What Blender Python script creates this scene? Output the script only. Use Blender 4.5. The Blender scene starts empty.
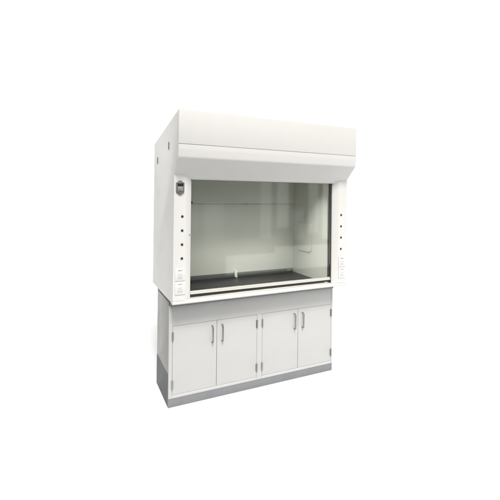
import bpy, bmesh, math, random
from mathutils import Vector, Matrix

random.seed(4)
S = bpy.context.scene
COL = S.collection

# ------------------------------------------------------------------ camera
cam_d = bpy.data.cameras.new("camera")
cam = bpy.data.objects.new("camera", cam_d)
COL.objects.link(cam)
S.camera = cam
YAW, PITCH, ROLL = 0.4356, 0.0038, 0.0108
fwd = Vector((math.sin(YAW) * math.cos(PITCH), math.cos(YAW) * math.cos(PITCH), math.sin(PITCH)))
rt = Vector((math.cos(YAW), -math.sin(YAW), 0))
up = rt.cross(fwd)
rt2 = rt * math.cos(ROLL) + up * math.sin(ROLL)
up2 = -rt * math.sin(ROLL) + up * math.cos(ROLL)
m = Matrix((rt2, up2, -fwd)).transposed().to_4x4()
m.translation = Vector((-0.7295, -2.9493, 1.7838))
cam.matrix_world = m
cam_d.sensor_width = 36
cam_d.sensor_fit = 'HORIZONTAL'
cam_d.lens = 36 * 368.1 / 500
cam_d.shift_x = (250 - 244.77) / 500
cam_d.shift_y = (195.12 - 250) / 500
cam_d.clip_end = 500

# ------------------------------------------------------------------ light
# a white studio: bright white surround behind the hood, ceiling light above,
# a dim room behind and beside the camera
W = bpy.data.worlds.new("World")
S.world = W
W.use_nodes = True
nt = W.node_tree
N, L = nt.nodes, nt.links
bg = N["Background"]
tc = N.new("ShaderNodeTexCoord")
sep = N.new("ShaderNodeSeparateXYZ")
L.new(tc.outputs["Generated"], sep.inputs[0])
dot = N.new("ShaderNodeVectorMath"); dot.operation = 'DOT_PRODUCT'
L.new(tc.outputs["Generated"], dot.inputs[0])
caz = math.radians(25.5)
dot.inputs[1].default_value = (math.sin(caz), math.cos(caz), 0)
def mapr(src, a, b, c, d):
    n = N.new("ShaderNodeMapRange"); n.interpolation_type = 'SMOOTHSTEP'
    L.new(src, n.inputs[0])
    for i, v in enumerate((a, b, c, d)): n.inputs[1 + i].default_value = v
    return n.outputs[0]
def mth(op, a, b):
    n = N.new("ShaderNodeMath"); n.operation = op
    for i, v in enumerate((a, b)):
        if isinstance(v, float): n.inputs[i].default_value = v
        else: L.new(v, n.inputs[i])
    return n.outputs[0]
back = mapr(dot.outputs["Value"], 0.45, 0.66, 0.0, 1.4)
zen = mapr(sep.outputs[2], 0.5, 0.85, 0.0, 0.5)
dotf = N.new("ShaderNodeVectorMath"); dotf.operation = 'DOT_PRODUCT'
L.new(tc.outputs["Generated"], dotf.inputs[0])
dotf.inputs[1].default_value = (0.0, -0.77, 0.64)
front = mapr(dotf.outputs["Value"], 0.72, 0.95, 0.0, 1.35)      # the lit room in front of the hood
tot = mth('ADD', mth('MAXIMUM', mth('MAXIMUM', back, zen), front), 0.13)
L.new(tot, bg.inputs["Strength"])
bg.inputs["Color"].default_value = (1, 0.995, 0.985, 1)

sun_d = bpy.data.lights.new("ceiling_lamp", 'SUN')
sun = bpy.data.objects.new("ceiling_lamp", sun_d)
COL.objects.link(sun)
sun_d.energy = 2.9
sun_d.angle = math.radians(15)
sun_d.color = (1, 0.975, 0.935)
sun.rotation_euler = Vector((0.135, 0.575, -0.81)).to_track_quat('-Z', 'Y').to_euler()

S.view_settings.view_transform = 'Standard'
S.view_settings.look = 'None'
S.view_settings.exposure = 0.0
S.view_settings.gamma = 1.0
S.render.engine = 'CYCLES'
S.cycles.max_bounces = 10
S.cycles.transparent_max_bounces = 12

# ------------------------------------------------------------------ materials
def material(name, col, rough=0.45, metal=0.0, spec=0.5, peel=0.0, wear=0.0, wear_scale=3.0, wear_col=None):
    mt = bpy.data.materials.new(name); mt.use_nodes = True
    n, l = mt.node_tree.nodes, mt.node_tree.links
    b = n["Principled BSDF"]
    b.inputs["Base Color"].default_value = (*col, 1)
    b.inputs["Roughness"].default_value = rough
    b.inputs["Metallic"].default_value = metal
    b.inputs["Specular IOR Level"].default_value = spec
    co = n.new("ShaderNodeTexCoord")
    if wear:
        t = n.new("ShaderNodeTexNoise"); t.inputs["Scale"].default_value = wear_scale
        t.inputs["Detail"].default_value = 6; t.inputs["Roughness"].default_value = 0.62
        l.new(co.outputs["Object"], t.inputs["Vector"])
        r = n.new("ShaderNodeMapRange"); l.new(t.outputs["Fac"], r.inputs[0])
        r.inputs[1].default_value = 0.45; r.inputs[2].default_value = 0.8
        r.inputs[3].default_value = 0.0; r.inputs[4].default_value = wear
        mx = n.new("ShaderNodeMix"); mx.data_type = 'RGBA'
        l.new(r.outputs[0], mx.inputs[0])
        mx.inputs[6].default_value = (*col, 1)
        mx.inputs[7].default_value = (*(wear_col or [c * 0.72 for c in col]), 1)
        l.new(mx.outputs[2], b.inputs["Base Color"])
        r2 = n.new("ShaderNodeMapRange"); l.new(t.outputs["Fac"], r2.inputs[0])
        r2.inputs[1].default_value = 0.3; r2.inputs[2].default_value = 0.75
        r2.inputs[3].default_value = rough - 0.06; r2.inputs[4].default_value = rough + 0.1
        l.new(r2.outputs[0], b.inputs["Roughness"])
    if peel:
        t = n.new("ShaderNodeTexNoise"); t.inputs["Scale"].default_value = 260
        t.inputs["Detail"].default_value = 2
        l.new(co.outputs["Object"], t.inputs["Vector"])
        t2 = n.new("ShaderNodeTexNoise"); t2.inputs["Scale"].default_value = 2.2
        l.new(co.outputs["Object"], t2.inputs["Vector"])
        b1 = n.new("ShaderNodeBump"); b1.inputs["Strength"].default_value = peel
        b1.inputs["Distance"].default_value = 0.0006
        l.new(t.outputs["Fac"], b1.inputs["Height"])
        b2 = n.new("ShaderNodeBump"); b2.inputs["Strength"].default_value = 0.25   # slight oil-canning of the sheet
        b2.inputs["Distance"].default_value = 0.01
        l.new(t2.outputs["Fac"], b2.inputs["Height"]); l.new(b1.outputs[0], b2.inputs["Normal"])
        l.new(b2.outputs[0], b.inputs["Normal"])
    return mt

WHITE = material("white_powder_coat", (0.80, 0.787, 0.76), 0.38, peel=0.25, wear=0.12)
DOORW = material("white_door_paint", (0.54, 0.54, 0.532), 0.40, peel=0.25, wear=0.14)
GREYP = material("grey_end_panel_paint", (0.125, 0.13, 0.137), 0.5, spec=0.2, peel=0.25, wear=0.2)  # grey of hidden panels; on the side band it is painted shade
ENDP = material("light_end_panel_paint", (0.25, 0.252, 0.24), 0.34, peel=0.25, wear=0.22)  # white paint darkened, the dim light on the side is in the colour
KICK = material("grey_kick_vinyl", (0.215, 0.22, 0.232), 0.45, wear=0.45, wear_scale=5)
SHADOWT = material("grey_counter_edge", (0.21, 0.215, 0.225), 0.5, wear=0.2)  # the shadow line under the sill is put into this grey
LINER = material("liner_fibreglass", (0.84, 0.847, 0.78), 0.42, wear=0.22, wear_scale=2.0, peel=0.2)
BAFFLE = material("baffle_fibreglass", (0.84, 0.847, 0.78), 0.36, wear=0.22, wear_scale=2.4, peel=0.2)
EPOXY = material("black_epoxy_resin", (0.011, 0.0105, 0.011), 0.38, spec=0.22, wear=0.7, wear_scale=7, wear_col=(0.050, 0.040, 0.037))
RIM = material("panel_gasket_grey", (0.60, 0.61, 0.54), 0.5)
SLOT = material("slot_grey", (0.095, 0.10, 0.093), 0.55, wear=0.2)
DARK = material("dark_gasket", (0.045, 0.045, 0.042), 0.6, spec=0.25)
PLUG = material("plug_black_plastic", (0.04, 0.04, 0.042), 0.35)
STEEL = material("brushed_steel", (0.30, 0.30, 0.29), 0.33, metal=1.0)
HINGE = material("hinge_steel", (0.36, 0.36, 0.35), 0.4, metal=1.0)
MONI = material("monitor_grey_plastic", (0.17, 0.16, 0.158), 0.4)
MONI2 = material("monitor_light_grey", (0.30, 0.285, 0.29), 0.35)
SCREEN = material("monitor_screen", (0.02, 0.02, 0.022), 0.12)
PLATE = material("outlet_white_plastic", (0.82, 0.81, 0.80), 0.3)
SOCK = material("outlet_socket_grey", (0.73, 0.725, 0.72), 0.35)
INK = material("label_ink", (0.14, 0.13, 0.14), 0.5)
BRACK = material("bracket_cream", (0.72, 0.72, 0.56), 0.4)
RAIL = material("sash_rail_white", (0.80, 0.79, 0.74), 0.3, peel=0.15)
SASHW = material("sash_rail_grey_white", (0.66, 0.65, 0.61), 0.32, peel=0.15)
FLOORW = material("white_seamless_floor", (0.83, 0.835, 0.845), 0.8, spec=0.1)
FLOORG = material("room_floor_grey", (0.05, 0.058, 0.075), 0.7, wear=0.2)

GLASS = bpy.data.materials.new("sash_glass"); GLASS.use_nodes = True
n, l = GLASS.node_tree.nodes, GLASS.node_tree.links
n.clear()
out = n.new("ShaderNodeOutputMaterial")
tr = n.new("ShaderNodeBsdfTransparent"); tr.inputs[0].default_value = (0.975, 0.985, 0.972, 1)
gl = n.new("ShaderNodeBsdfGlossy"); gl.inputs["Roughness"].default_value = 0.04
fr = n.new("ShaderNodeFresnel"); fr.inputs[0].default_value = 1.5
mx = n.new("ShaderNodeMixShader")
l.new(fr.outputs[0], mx.inputs[0]); l.new(tr.outputs[0], mx.inputs[1]); l.new(gl.outputs[0], mx.inputs[2])
l.new(mx.outputs[0], out.inputs[0])

# ------------------------------------------------------------------ mesh helpers
def box(bm, x0, x1, y0, y1, z0, z1, bev=0.0, seg=2):
    t = bmesh.new()
    bmesh.ops.create_cube(t, size=1)
    for v in t.verts:
        v.co = Vector(((x0 + x1) / 2 + v.co.x * (x1 - x0), (y0 + y1) / 2 + v.co.y * (y1 - y0), (z0 + z1) / 2 + v.co.z * (z1 - z0)))
    if bev:
        bmesh.ops.bevel(t, geom=t.edges[:], offset=bev, segments=seg, profile=0.5, affect='EDGES')
    merge(bm, t)
    return bm

def merge(bm, t):
    me = bpy.data.meshes.new("tmp"); t.to_mesh(me); t.free()
    bm.from_mesh(me); bpy.data.meshes.remove(me)

def prism(bm, prof, axis, a, b, bev=0.0, seg=2):
    """closed polygon prof extruded along an axis: x (prof=(y,z)), y (prof=(x,z)), z (prof=(x,y))"""
    t = bmesh.new()
    def p(q, h):
        return {'x': (h, q[0], q[1]), 'y': (q[0], h, q[1]), 'z': (q[0], q[1], h)}[axis]
    A = [t.verts.new(p(q, a)) for q in prof]
    B = [t.verts.new(p(q, b)) for q in prof]
    t.faces.new(A); t.faces.new(B[::-1])
    k = len(prof)
    for i in range(k):
        t.faces.new((A[i], B[i], B[(i + 1) % k], A[(i + 1) % k]))
    bmesh.ops.recalc_face_normals(t, faces=t.faces[:])
    if bev:
        bmesh.ops.bevel(t, geom=t.edges[:], offset=bev, segments=seg, profile=0.5, affect='EDGES')
    merge(bm, t)
    return bm

def tube(bm, pts, r, seg=12):
    """round bar swept along a polyline"""
    t = bmesh.new()
    rings = []
    pts = [Vector(q) for q in pts]
    for i, q in enumerate(pts):
        d = (pts[min(i + 1, len(pts) - 1)] - pts[max(i - 1, 0)]).normalized()
        a = d.orthogonal().normalized() if i == 0 else (rings_a - d * rings_a.dot(d)).normalized()
        rings_a = a
        b = d.cross(a)
        rings.append([t.verts.new(q + (a * math.cos(2 * math.pi * k / seg) + b * math.sin(2 * math.pi * k / seg)) * r) for k in range(seg)])
    for A, B in zip(rings, rings[1:]):
        for k in range(seg):
            t.faces.new((A[k], A[(k + 1) % seg], B[(k + 1) % seg], B[k]))
    t.faces.new(rings[0][::-1]); t.faces.new(rings[-1])
    bmesh.ops.recalc_face_normals(t, faces=t.faces[:])
    merge(bm, t)
    return bm

def disc(bm, x, y0, y1, z, r, seg=24, dome=0.0):
    prof = [(x + r * math.cos(2 * math.pi * k / seg), z + r * math.sin(2 * math.pi * k / seg)) for k in range(seg)]
    return prism(bm, prof, 'y', y0, y1, dome)

def thing(name, label, cat, loc):
    o = bpy.data.objects.new(name, None); COL.objects.link(o)
    o.location = loc; o.empty_display_size = 0.2
    o["label"] = label; o["category"] = cat
    return o

WPOS = {}
def obj(name, bm, mat, parent=None, label=None):
    """one mesh object, vertices given in world coordinates, origin at its middle"""
    bmesh.ops.remove_doubles(bm, verts=bm.verts[:], dist=1e-6)
    lo = Vector([min(v.co[i] for v in bm.verts) for i in range(3)])
    hi = Vector([max(v.co[i] for v in bm.verts) for i in range(3)])
    c = (lo + hi) / 2
    for v in bm.verts: v.co -= c
    me = bpy.data.meshes.new(name)
    bm.to_mesh(me); bm.free()
    me.shade_smooth(); me.set_sharp_from_angle(angle=math.radians(32))
    o = bpy.data.objects.new(name, me); COL.objects.link(o)
    for mm in (mat if isinstance(mat, (list, tuple)) else [mat]): me.materials.append(mm)
    WPOS[o] = c
    if parent:
        o.parent = parent
        o.location = c - WPOS.get(parent, parent.location)
    else:
        o.location = c
    if label: o["label"] = label
    return o

nb = bmesh.new

# ------------------------------------------------------------------ setting
bm = nb()                       # white floor sheet, front edge cut short to limit bounced light
e = lambda x: -1.5 - (x - 0.18) * 0.463
prism(bm, [(-40, e(-40)), (0, e(0)), (40, e(40)), (300, e(300)), (300, 300), (-300, 300), (-300, e(-40))], 'z', -0.02, 0.0)
f = obj("floor", bm, FLOORW); f["kind"] = "structure"
bm = nb(); box(bm, -40, 40, -60, 6, -0.06, -0.024)  # unseen dark floor, added to cut light bounced onto the canopy
f = obj("ground", bm, FLOORG); f["kind"] = "structure"

# ------------------------------------------------------------------ dimensions (metres)
WH = 1.756            # width of the hood
ZB = 0.9145           # underside of the hood
D = 0.774             # back of the hood
PF = -0.036           # front of the two posts
BX0, BX1 = 0.011, 1.711   # base cabinet sides
BF, BB = 0.1155, 0.588    # base cabinet front, back

# ================================================================== base cabinet
base = thing("base_cabinet", "white four-door base cabinet with grey kick plate, standing on the floor under the hood", "cabinet", (0.861, 0.35, 0))

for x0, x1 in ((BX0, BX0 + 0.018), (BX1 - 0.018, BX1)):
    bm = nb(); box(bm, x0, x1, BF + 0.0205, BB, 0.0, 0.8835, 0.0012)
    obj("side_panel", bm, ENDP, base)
    bm = nb()                     # dark grey sheet standing in for shade on the panel foot
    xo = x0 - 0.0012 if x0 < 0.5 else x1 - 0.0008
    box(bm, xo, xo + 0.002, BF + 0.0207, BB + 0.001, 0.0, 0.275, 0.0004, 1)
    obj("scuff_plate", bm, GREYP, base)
bm = nb(); box(bm, BX0 + 0.0185, BX1 - 0.0185, BB - 0.016, BB - 0.004, 0.02, 0.883)
obj("back_panel", bm, GREYP, base)
bm = nb(); box(bm, BX0 + 0.0185, BX1 - 0.0185, BF + 0.03, BB - 0.0165, 0.082, 0.10)
obj("bottom_shelf", bm, GREYP, base)

# face frame: stiles and the bottom rail, standing behind the doors
fr = nb()
ST = [(BX0, 0.0405), (0.8375, 0.8925), (1.6905, BX1)]
for x0, x1 in ST:
    box(fr, x0, x1, BF, BF + 0.02, 0.0755, 0.855 if x0 < 0.1 or x0 > 1.6 else 0.684, 0.0012)
for x0, x1 in ((0.041, 0.837), (0.893, 1.690)):
    box(fr, x0, x1, BF + 0.0005, BF + 0.02, 0.0755, 0.1025, 0.001)
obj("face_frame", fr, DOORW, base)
bm = nb()
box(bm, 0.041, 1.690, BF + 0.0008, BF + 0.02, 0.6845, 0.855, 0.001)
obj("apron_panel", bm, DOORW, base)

# kick plate: front and two short returns
bm = nb()
box(bm, BX0 - 0.001, BX1 + 0.001, BF + 0.004, BF + 0.0203, 0.0, 0.075, 0.001)
obj("kick_plate", bm, KICK, base)

def door(x0, x1, hinge_left):
    bm = nb()
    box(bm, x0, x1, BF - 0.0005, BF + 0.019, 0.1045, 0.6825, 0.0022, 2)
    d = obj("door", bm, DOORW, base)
    # D pull on the free side
    hx = x1 - 0.044 if hinge_left else x0 + 0.046
    z0, z1, yo = 0.498, 0.642, BF - 0.032
    r = 0.012
    pts = [(hx, BF + 0.002, z1), (hx, yo + r, z1)]
    for k in range(1, 5):
        a = math.pi / 2 * k / 5
        pts.append((hx, yo + r - r * math.sin(a), z1 - r + r * math.cos(a)))
    pts.append((hx, yo, z1 - r)); pts.append((hx, yo, z0 + r))
    for k in range(1, 5):
        a = math.pi / 2 * k / 5
        pts.append((hx, yo + r - r * math.cos(a), z0 + r - r * math.sin(a)))
    pts += [(hx, yo + r, z0), (hx, BF + 0.002, z0)]
    bm = nb(); tube(bm, pts, 0.0052, 14)
    obj("handle", bm, STEEL, d)
    # two butt hinges with five knuckles
    gx = x0 - 0.0025 if hinge_left else x1 + 0.0025
    for zc in (0.597, 0.188):
        bm = nb()
        for k in range(5):
            zz = zc - 0.035 + k * 0.0142
            prof = [(gx + 0.0065 * math.cos(2 * math.pi * q / 14), BF - 0.006 + 0.0065 * math.sin(2 * math.pi * q / 14)) for q in range(14)]
            prism(bm, prof, 'z', zz, zz + 0.0136, 0.0008, 1)
        for e in (-0.0375, 0.0362):
            prof = [(gx + 0.0045 * math.cos(2 * math.pi * q / 12), BF - 0.006 + 0.0045 * math.sin(2 * math.pi * q / 12)) for q in range(12)]
            prism(bm, prof, 'z', zc + e, zc + e + 0.0024)
        s = 1 if hinge_left else -1
        box(bm, min(gx + s * 0.001, gx + s * 0.011), max(gx + s * 0.001, gx + s * 0.011), BF - 0.0022, BF - 0.0006, zc - 0.034, zc + 0.034)
        obj("hinge", bm, HINGE, d)
    return d
door(0.0425, 0.4368, True)
door(0.4402, 0.8355, False)
door(0.8945, 1.2880, True)
door(1.2914, 1.6885, False)

# ================================================================== fume hood
hood = thing("fume_hood", "white laboratory fume hood with glass sash and slanted canopy, standing on a white base cabinet", "fume hood", (0.878, 0.37, 0.8562))

# ---- black work surface slab on the cabinet
bm = nb()
box(bm, BX0 + 0.002, BX1 - 0.002, 0.1125, 0.600, 0.884, 0.9138, 0.002)
obj("work_surface_edge", bm, EPOXY, hood)
bm = nb()
box(bm, 0.115, 1.655, 0.062, 0.755, 0.9142, 0.9205, 0.002)
# raised marine edge round the dished top
obj("work_surface", bm, EPOXY, hood)
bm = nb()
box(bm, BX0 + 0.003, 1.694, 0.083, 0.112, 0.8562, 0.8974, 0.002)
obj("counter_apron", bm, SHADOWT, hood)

# ---- outer side panels: outline of the whole hood seen from the end
SIDE = [(PF + 0.006, ZB), (D, ZB), (D, 2.2973), (-0.160, 2.4565), (-0.160, 2.19), (-0.158, 2.184), (-0.160, 2.178), (-0.1455, 2.0775), (PF - 0.002, 1.9625), (PF + 0.006, 1.955)]
for i, (x0, x1) in enumerate(((0.0, 0.016), (WH - 0.016, WH))):
    bm = nb(); prism(bm, SIDE, 'x', x0, x1, 0.0012)
    sp = obj("side_panel", bm, WHITE, hood)
    xf = x0 if i == 0 else x1
    sg = -1 if i == 0 else 1
    for yc, zc in ((0.158, 2.208), (0.617, 2.121)):
        bm = nb()
        w_, h_ = 0.017, 0.033
        prof = []
        for k in range(24):
            a = 2 * math.pi * k / 24
            prof.append((yc + w_ * math.copysign(abs(math.cos(a)) ** 0.5, math.cos(a)), zc + h_ * math.copysign(abs(math.sin(a)) ** 0.5, math.sin(a))))
        prism(bm, prof, 'x', *sorted((xf - sg * 0.004, xf + sg * 0.0025)), 0.0008, 1)
        obj("hole_plug", bm, PLUG, sp)
# back and roof sheets
bm = nb(); box(bm, 0.0165, WH - 0.0165, D - 0.016, D - 0.002, ZB + 0.001, 2.29)
obj("back_panel", bm, WHITE, hood)
bm = nb()
prism(bm, [(-0.144, 2.4505), (D - 0.001, 2.2935), (D - 0.001, 2.2775), (-0.144, 2.4345)], 'x', 0.0165, WH - 0.0165)
obj("roof", bm, WHITE, hood)

# ---- canopy: upper front panel, reveal, lower lip, sloped soffit with hem
bm = nb(); box(bm, 0.0003, WH - 0.0003, -0.1645, -0.1602, 2.1895, 2.4575, 0.0022, 3)
obj("canopy_panel", bm, WHITE, hood)
bm = nb(); box(bm, 0.0166, WH - 0.0166, -0.1600, -0.150, 2.1838, 2.1893, 0.0)
obj("canopy_reveal", bm, WHITE, hood)
bm = nb()
prof = [(-0.1640, 2.1835), (-0.1640, 2.150), (-0.1575, 2.095), (-0.1545, 2.084), (-0.1490, 2.0762), (-0.0350, 1.9555), (-0.012, 1.9312), (-0.012, 1.9205), (-0.006, 1.9205), (-0.006, 1.936), (-0.0300, 1.9615), (-0.1430, 2.0810), (-0.149, 2.098), (-0.1575, 2.150), (-0.1575, 2.1835)]
prism(bm, prof, 'x', 0.0003, WH - 0.0003, 0.0008, 1)
obj("canopy_skirt", bm, WHITE, hood)

# ---- two front posts with rounded inner corner and angled inner return
def post(right):
    def X(x): return WH - x if right else x
    bm = nb()
    zt, z0 = 1.9615, 0.936
    # front face outline with a rounded inner top corner
    # plan section swept upward, cut by the outline: built as stacked sections
    secs = []
    zs_ = [z0, z0 + 0.002] + [zt - 0.060]
    R = 0.055
    for k in range(1, 9):
        zs_.append(zt - 0.060 + R * math.sin(math.pi / 2 * k / 8))
    zs_.append(zt)
    t = bmesh.new()
    rings = []
    for z in zs_:
        dz = max(0.0, z - (zt - 0.060))
        inset = R - math.sqrt(max(0.0, R * R - min(dz, R) ** 2)) if dz > 0 else 0.0
        if z == zt: inset = R
        a = min(0.040, inset * 0.75)
        sec = [(0.0012, 0.0), (0.0004, PF + 0.0035), (0.0012, PF + 0.001), (0.004, PF),
               (0.094 - a, PF), (0.100 - a, PF + 0.0008), (0.1055 - a, PF + 0.0035),
               (0.150 - inset, -0.004), (0.1535 - inset, -0.0006), (0.155 - inset, 0.004), (0.155 - inset, 0.010), (0.060, 0.010)]
        rings.append([t.verts.new((X(x), y, z)) for x, y in sec])
    k = len(rings[0])
    for A, B in zip(rings, rings[1:]):
        for i in range(k):
            t.faces.new((A[i], A[(i + 1) % k], B[(i + 1) % k], B[i]))
    t.faces.new(rings[0][::-1]); t.faces.new(rings[-1])
    bmesh.ops.recalc_face_normals(t, faces=t.faces[:])
    merge(bm, t)
    p = obj("post", bm, WHITE, hood)
    # black push-in plugs of the unused service fittings
    px = 0.071
    for z in ((1.617, 1.503, 1.390, 1.277) if not right else (1.610, 1.498, 1.387, 1.274)):
        bm = nb()
        disc(bm, X(px), PF - 0.0035, PF + 0.002, z, 0.0105, 24, 0.0012)
        disc(bm, X(px), PF - 0.0060, PF - 0.0036, z, 0.0065, 20, 0.0008)
        obj("service_plug", bm, PLUG, p)
    # two electric outlets one above the other
    for z1, z0_ in ((1.200, 1.098), (1.090, 0.986)):
        bm = nb()
        box(bm, min(X(0.016), X(0.099)), max(X(0.016), X(0.099)), PF - 0.0065, PF + 0.001, z0_, z1, 0.0028, 3)
        pl = obj("outlet_plate", bm, PLATE, p)
        zc = (z0_ + z1) / 2
        bm = nb()
        cx = X(0.0575)
        box(bm, cx - 0.023, cx + 0.023, PF - 0.0082, PF - 0.0060, zc - 0.036, zc + 0.014, 0.0012)
        so = obj("socket", bm, SOCK, pl)
        bm = nb()
        for zz in (zc + 0.0, zc - 0.022):
            for dx in (-0.007, 0.007):
                box(bm, cx + dx - 0.0012, cx + dx + 0.0012, PF - 0.0086, PF - 0.0078, zz - 0.004, zz + 0.004)
        obj("socket_slots", bm, INK, pl)
        bm = nb()                                       # one line of small print above the socket
        xx = cx - 0.017
        rnd = random.Random(int(z1 * 1000) + (7 if right else 0))
        while xx < cx + 0.016:
            w_ = rnd.uniform(0.002, 0.0042)
            box(bm, xx, xx + w_, PF - 0.0069, PF - 0.0062, z1 - 0.0225, z1 - 0.0155 - rnd.choice((0, 0.0015)))
            xx += w_ + rnd.choice((0.0012, 0.0012, 0.003))
        obj("printed_label", bm, INK, pl)
    if right: return p
    # small sash stop on the angled return
    bm = nb(); box(bm, 0.139, 0.144, -0.015, -0.006, 1.456, 1.472, 0.001)
    obj("sash_stop", bm, HINGE, p)
    return p
pl_ = post(False)
pr_ = post(True)

# ---- airflow monitor at the top of the near post
cx, zc = 0.0495, 1.851
bm = nb()
prof = [(-0.033, -0.040), (-0.018, -0.043), (-0.013, -0.056), (0.013, -0.056), (0.018, -0.043), (0.033, -0.040), (0.034, 0.040),
        (0.020, 0.043), (0.013, 0.056), (-0.013, 0.056), (-0.020, 0.043), (-0.034, 0.040)]
prism(bm, [(cx + a, zc + b) for a, b in prof], 'y', PF - 0.012, PF + 0.001, 0.002, 2)
mon = obj("airflow_monitor", bm, MONI, pl_)
bm = nb(); box(bm, cx - 0.024, cx + 0.024, PF - 0.0135, PF - 0.0118, zc + 0.012, zc + 0.034, 0.0006)
obj("screen", bm, SCREEN, mon)
bm = nb(); box(bm, cx - 0.022, cx + 0.022, PF - 0.016, PF - 0.0116, zc - 0.030, zc + 0.006, 0.002)
disc(bm, cx, PF - 0.020, PF - 0.0161, zc - 0.012, 0.013, 24, 0.0015)
obj("button_pad", bm, MONI2, mon)
for a in (-0.027, 0.027):
    for b in (-0.034, 0.037):
        bm = nb(); disc(bm, cx + a, PF - 0.0138, PF - 0.0119, zc + b, 0.0035, 12)
        obj("screw", bm, HINGE, mon)

# ---- rounded sill (airfoil) along the front of the work surface
bm = nb()
prof = []
yc, zc2, ra, rb = -0.020, 0.9195, 0.029, 0.0155
for k in range(9):
    a = math.pi * 1.5 - math.pi * k / 8 - 0.0
    prof.append((yc + ra * math.cos(a), zc2 + rb * math.sin(a)))
prof += [(0.030, 0.9335), (0.058, 0.9285), (0.058, 0.9165), (0.030, 0.9155), (0.0, 0.9045)]
prism(bm, prof, 'x', 0.0005, WH - 0.0005, 0.0008, 1)
obj("sill", bm, RAIL, hood)

# ---- sash: glass in a slim frame with a white bottom rail
sash = obj("sash_rail", box(box(nb(), 0.158, 1.598, 0.016, 0.036, 0.962, 0.9905, 0.004, 3), 0.160, 1.596, 0.0085, 0.0158, 0.9655, 0.9745, 0.0025, 2), SASHW, hood)
bm = nb(); box(bm, 0.158, 1.598, 0.0225, 0.0285, 0.9900, 1.99)
obj("sash_glass", bm, GLASS, hood)
for x0, x1 in ((0.1455, 0.157), (1.599, 1.6105)):
    bm = nb(); box(bm, x0, x1, 0.0115, 0.056, 0.936, 1.96, 0.0008)
    obj("sash_track", bm, DARK, hood)
# dark sealing strip under the rail
bm = nb(); box(bm, 0.158, 1.598, 0.020, 0.034, 0.947, 0.9615)
obj("sash_seal", bm, DARK, hood)

# ---- inside of the hood
XL, XR, YB = 0.158, 1.593, 0.690
for s, (x0, x1) in enumerate(((XL - 0.008, XL), (XR, XR + 0.008))):
    bm = nb(); box(bm, x0, x1, 0.060, YB + 0.04, 0.921, 2.02)
    w = obj("liner_wall", bm, LINER, hood)
    xf = XL if s == 0 else XR
    sg = 1 if s == 0 else -1
    # removable access panel with a gasketed rim
    bm = nb()
    y0, y1, z0, z1 = 0.33, 0.60, 1.19, 1.50
    def rr(y0, y1, z0, z1, r):
        q = []
        for (cy, cz, a0) in ((y1 - r, z1 - r, 0), (y0 + r, z1 - r, 90), (y0 + r, z0 + r, 180), (y1 - r, z0 + r, 270)):
            for k in range(6):
                a = math.radians(a0 + 18 * k)
                q.append((cy + r * math.cos(a), cz + r * math.sin(a)))
        return q
    prism(bm, rr(y0 - 0.006, y1 + 0.006, z0 - 0.006, z1 + 0.006, 0.05), 'x', *sorted((xf - sg * 0.001, xf + sg * 0.0025)))
    ap = obj("panel_gasket", bm, RIM, w)
    bm = nb()
    prism(bm, rr(y0, y1, z0, z1, 0.045), 'x', *sorted((xf + sg * 0.0026, xf + sg * 0.006)), 0.0008, 1)
    obj("access_panel", bm, LINER, w)
bm = nb(); box(bm, 0.120, 1.636, 0.060, 0.74, 2.021, 2.03)
obj("ceiling_liner", bm, LINER, hood)
bm = nb(); box(bm, 0.120, 1.636, YB + 0.041, YB + 0.05, 0.921, 2.02)
obj("liner_back", bm, LINER, hood)
# baffles hung in front of the back wall: lower panel, upper panel leaning forward
bm = nb(); box(bm, XL + 0.001, XR - 0.001, YB - 0.006, YB, 0.964, 1.702, 0.001)
obj("lower_baffle", bm, BAFFLE, hood)
bm = nb()
prism(bm, [(YB - 0.006, 1.7045), (YB, 1.7045), (YB - 0.035, 2.0), (YB - 0.041, 2.0)], 'x', XL + 0.001, XR - 0.001)
obj("upper_baffle", bm, BAFFLE, hood)
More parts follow.
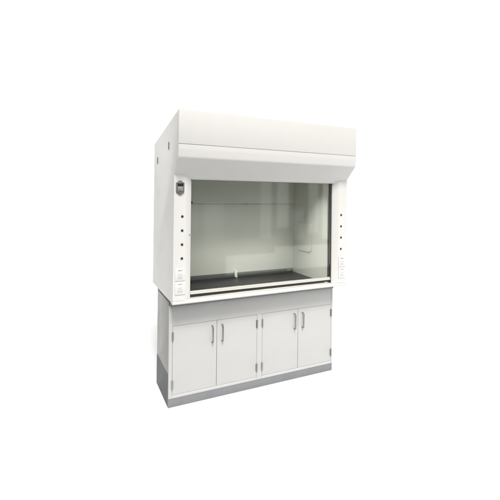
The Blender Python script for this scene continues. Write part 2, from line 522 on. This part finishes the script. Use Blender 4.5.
# exhaust slot behind the work surface, with the adjusting slide
bm = nb()
box(bm, XL + 0.002, 1.50, YB - 0.020, YB - 0.0065, 0.9215, 0.966, 0.001)
obj("baffle_slide", bm, SLOT, hood)
bm = nb()
box(bm, 0.838, 0.868, YB - 0.040, YB - 0.0205, 0.9215, 0.992, 0.003)
box(bm, 0.844, 0.862, YB - 0.060, YB - 0.0405, 0.9215, 0.936, 0.002)
obj("baffle_bracket", bm, BRACK, hood)
bm = nb()
disc(bm, 0.357, YB - 0.022, YB - 0.0062, 1.716, 0.013, 16, 0.001)
obj("baffle_knob", bm, PLUG, hood)
bm = nb()
disc(bm, 0.985, YB - 0.018, YB - 0.0062, 1.7035, 0.009, 16, 0.001)
obj("baffle_knob", bm, RIM, hood)

# ---- added fill light under the hood ceiling, brightens the interior
ld = bpy.data.lights.new("hood_lamp", 'AREA'); ld.shape = 'RECTANGLE'
ld.size = 1.0; ld.size_y = 0.10; ld.energy = 10.5; ld.spread = math.radians(82); ld.color = (1.0, 1.0, 0.94)
lo = bpy.data.objects.new("hood_lamp", ld); COL.objects.link(lo)
lo.parent = hood
lo.location = Vector((0.93, 0.125, 2.012)) - hood.location
lo.rotation_euler = (math.radians(0), 0, 0)

# ---- unseen area lights, added for the pale reflections in the glass
def glass_reflection_light(x0, x1, z0, z1, rad, y=-4.6):
    d = bpy.data.lights.new("softbox", 'AREA'); d.shape = 'RECTANGLE'
    d.size = x1 - x0; d.size_y = z1 - z0
    d.energy = rad * math.pi * d.size * d.size_y
    d.color = (0.98, 1.0, 0.95)
    o = bpy.data.objects.new("softbox", d); COL.objects.link(o)
    o.location = ((x0 + x1) / 2, y, (z0 + z1) / 2)
    o.rotation_euler = (math.radians(90), 0, 0)     # shines towards +Y
glass_reflection_light(2.36, 3.6, 0.03, 0.46, 1.3)
glass_reflection_light(3.6, 5.6, 0.03, 0.60, 1.1)
glass_reflection_light(3.22, 3.50, 0.80, 2.3, 0.6)
glass_reflection_light(3.66, 3.98, 1.05, 2.3, 0.8)
glass_reflection_light(4.10, 4.40, 0.75, 1.45, 0.4)
glass_reflection_light(4.55, 4.85, 0.90, 2.3, 0.6)
glass_reflection_light(4.98, 5.6, 0.72, 2.3, 0.85)
glass_reflection_light(1.85, 2.30, 0.80, 1.65, 0.4)
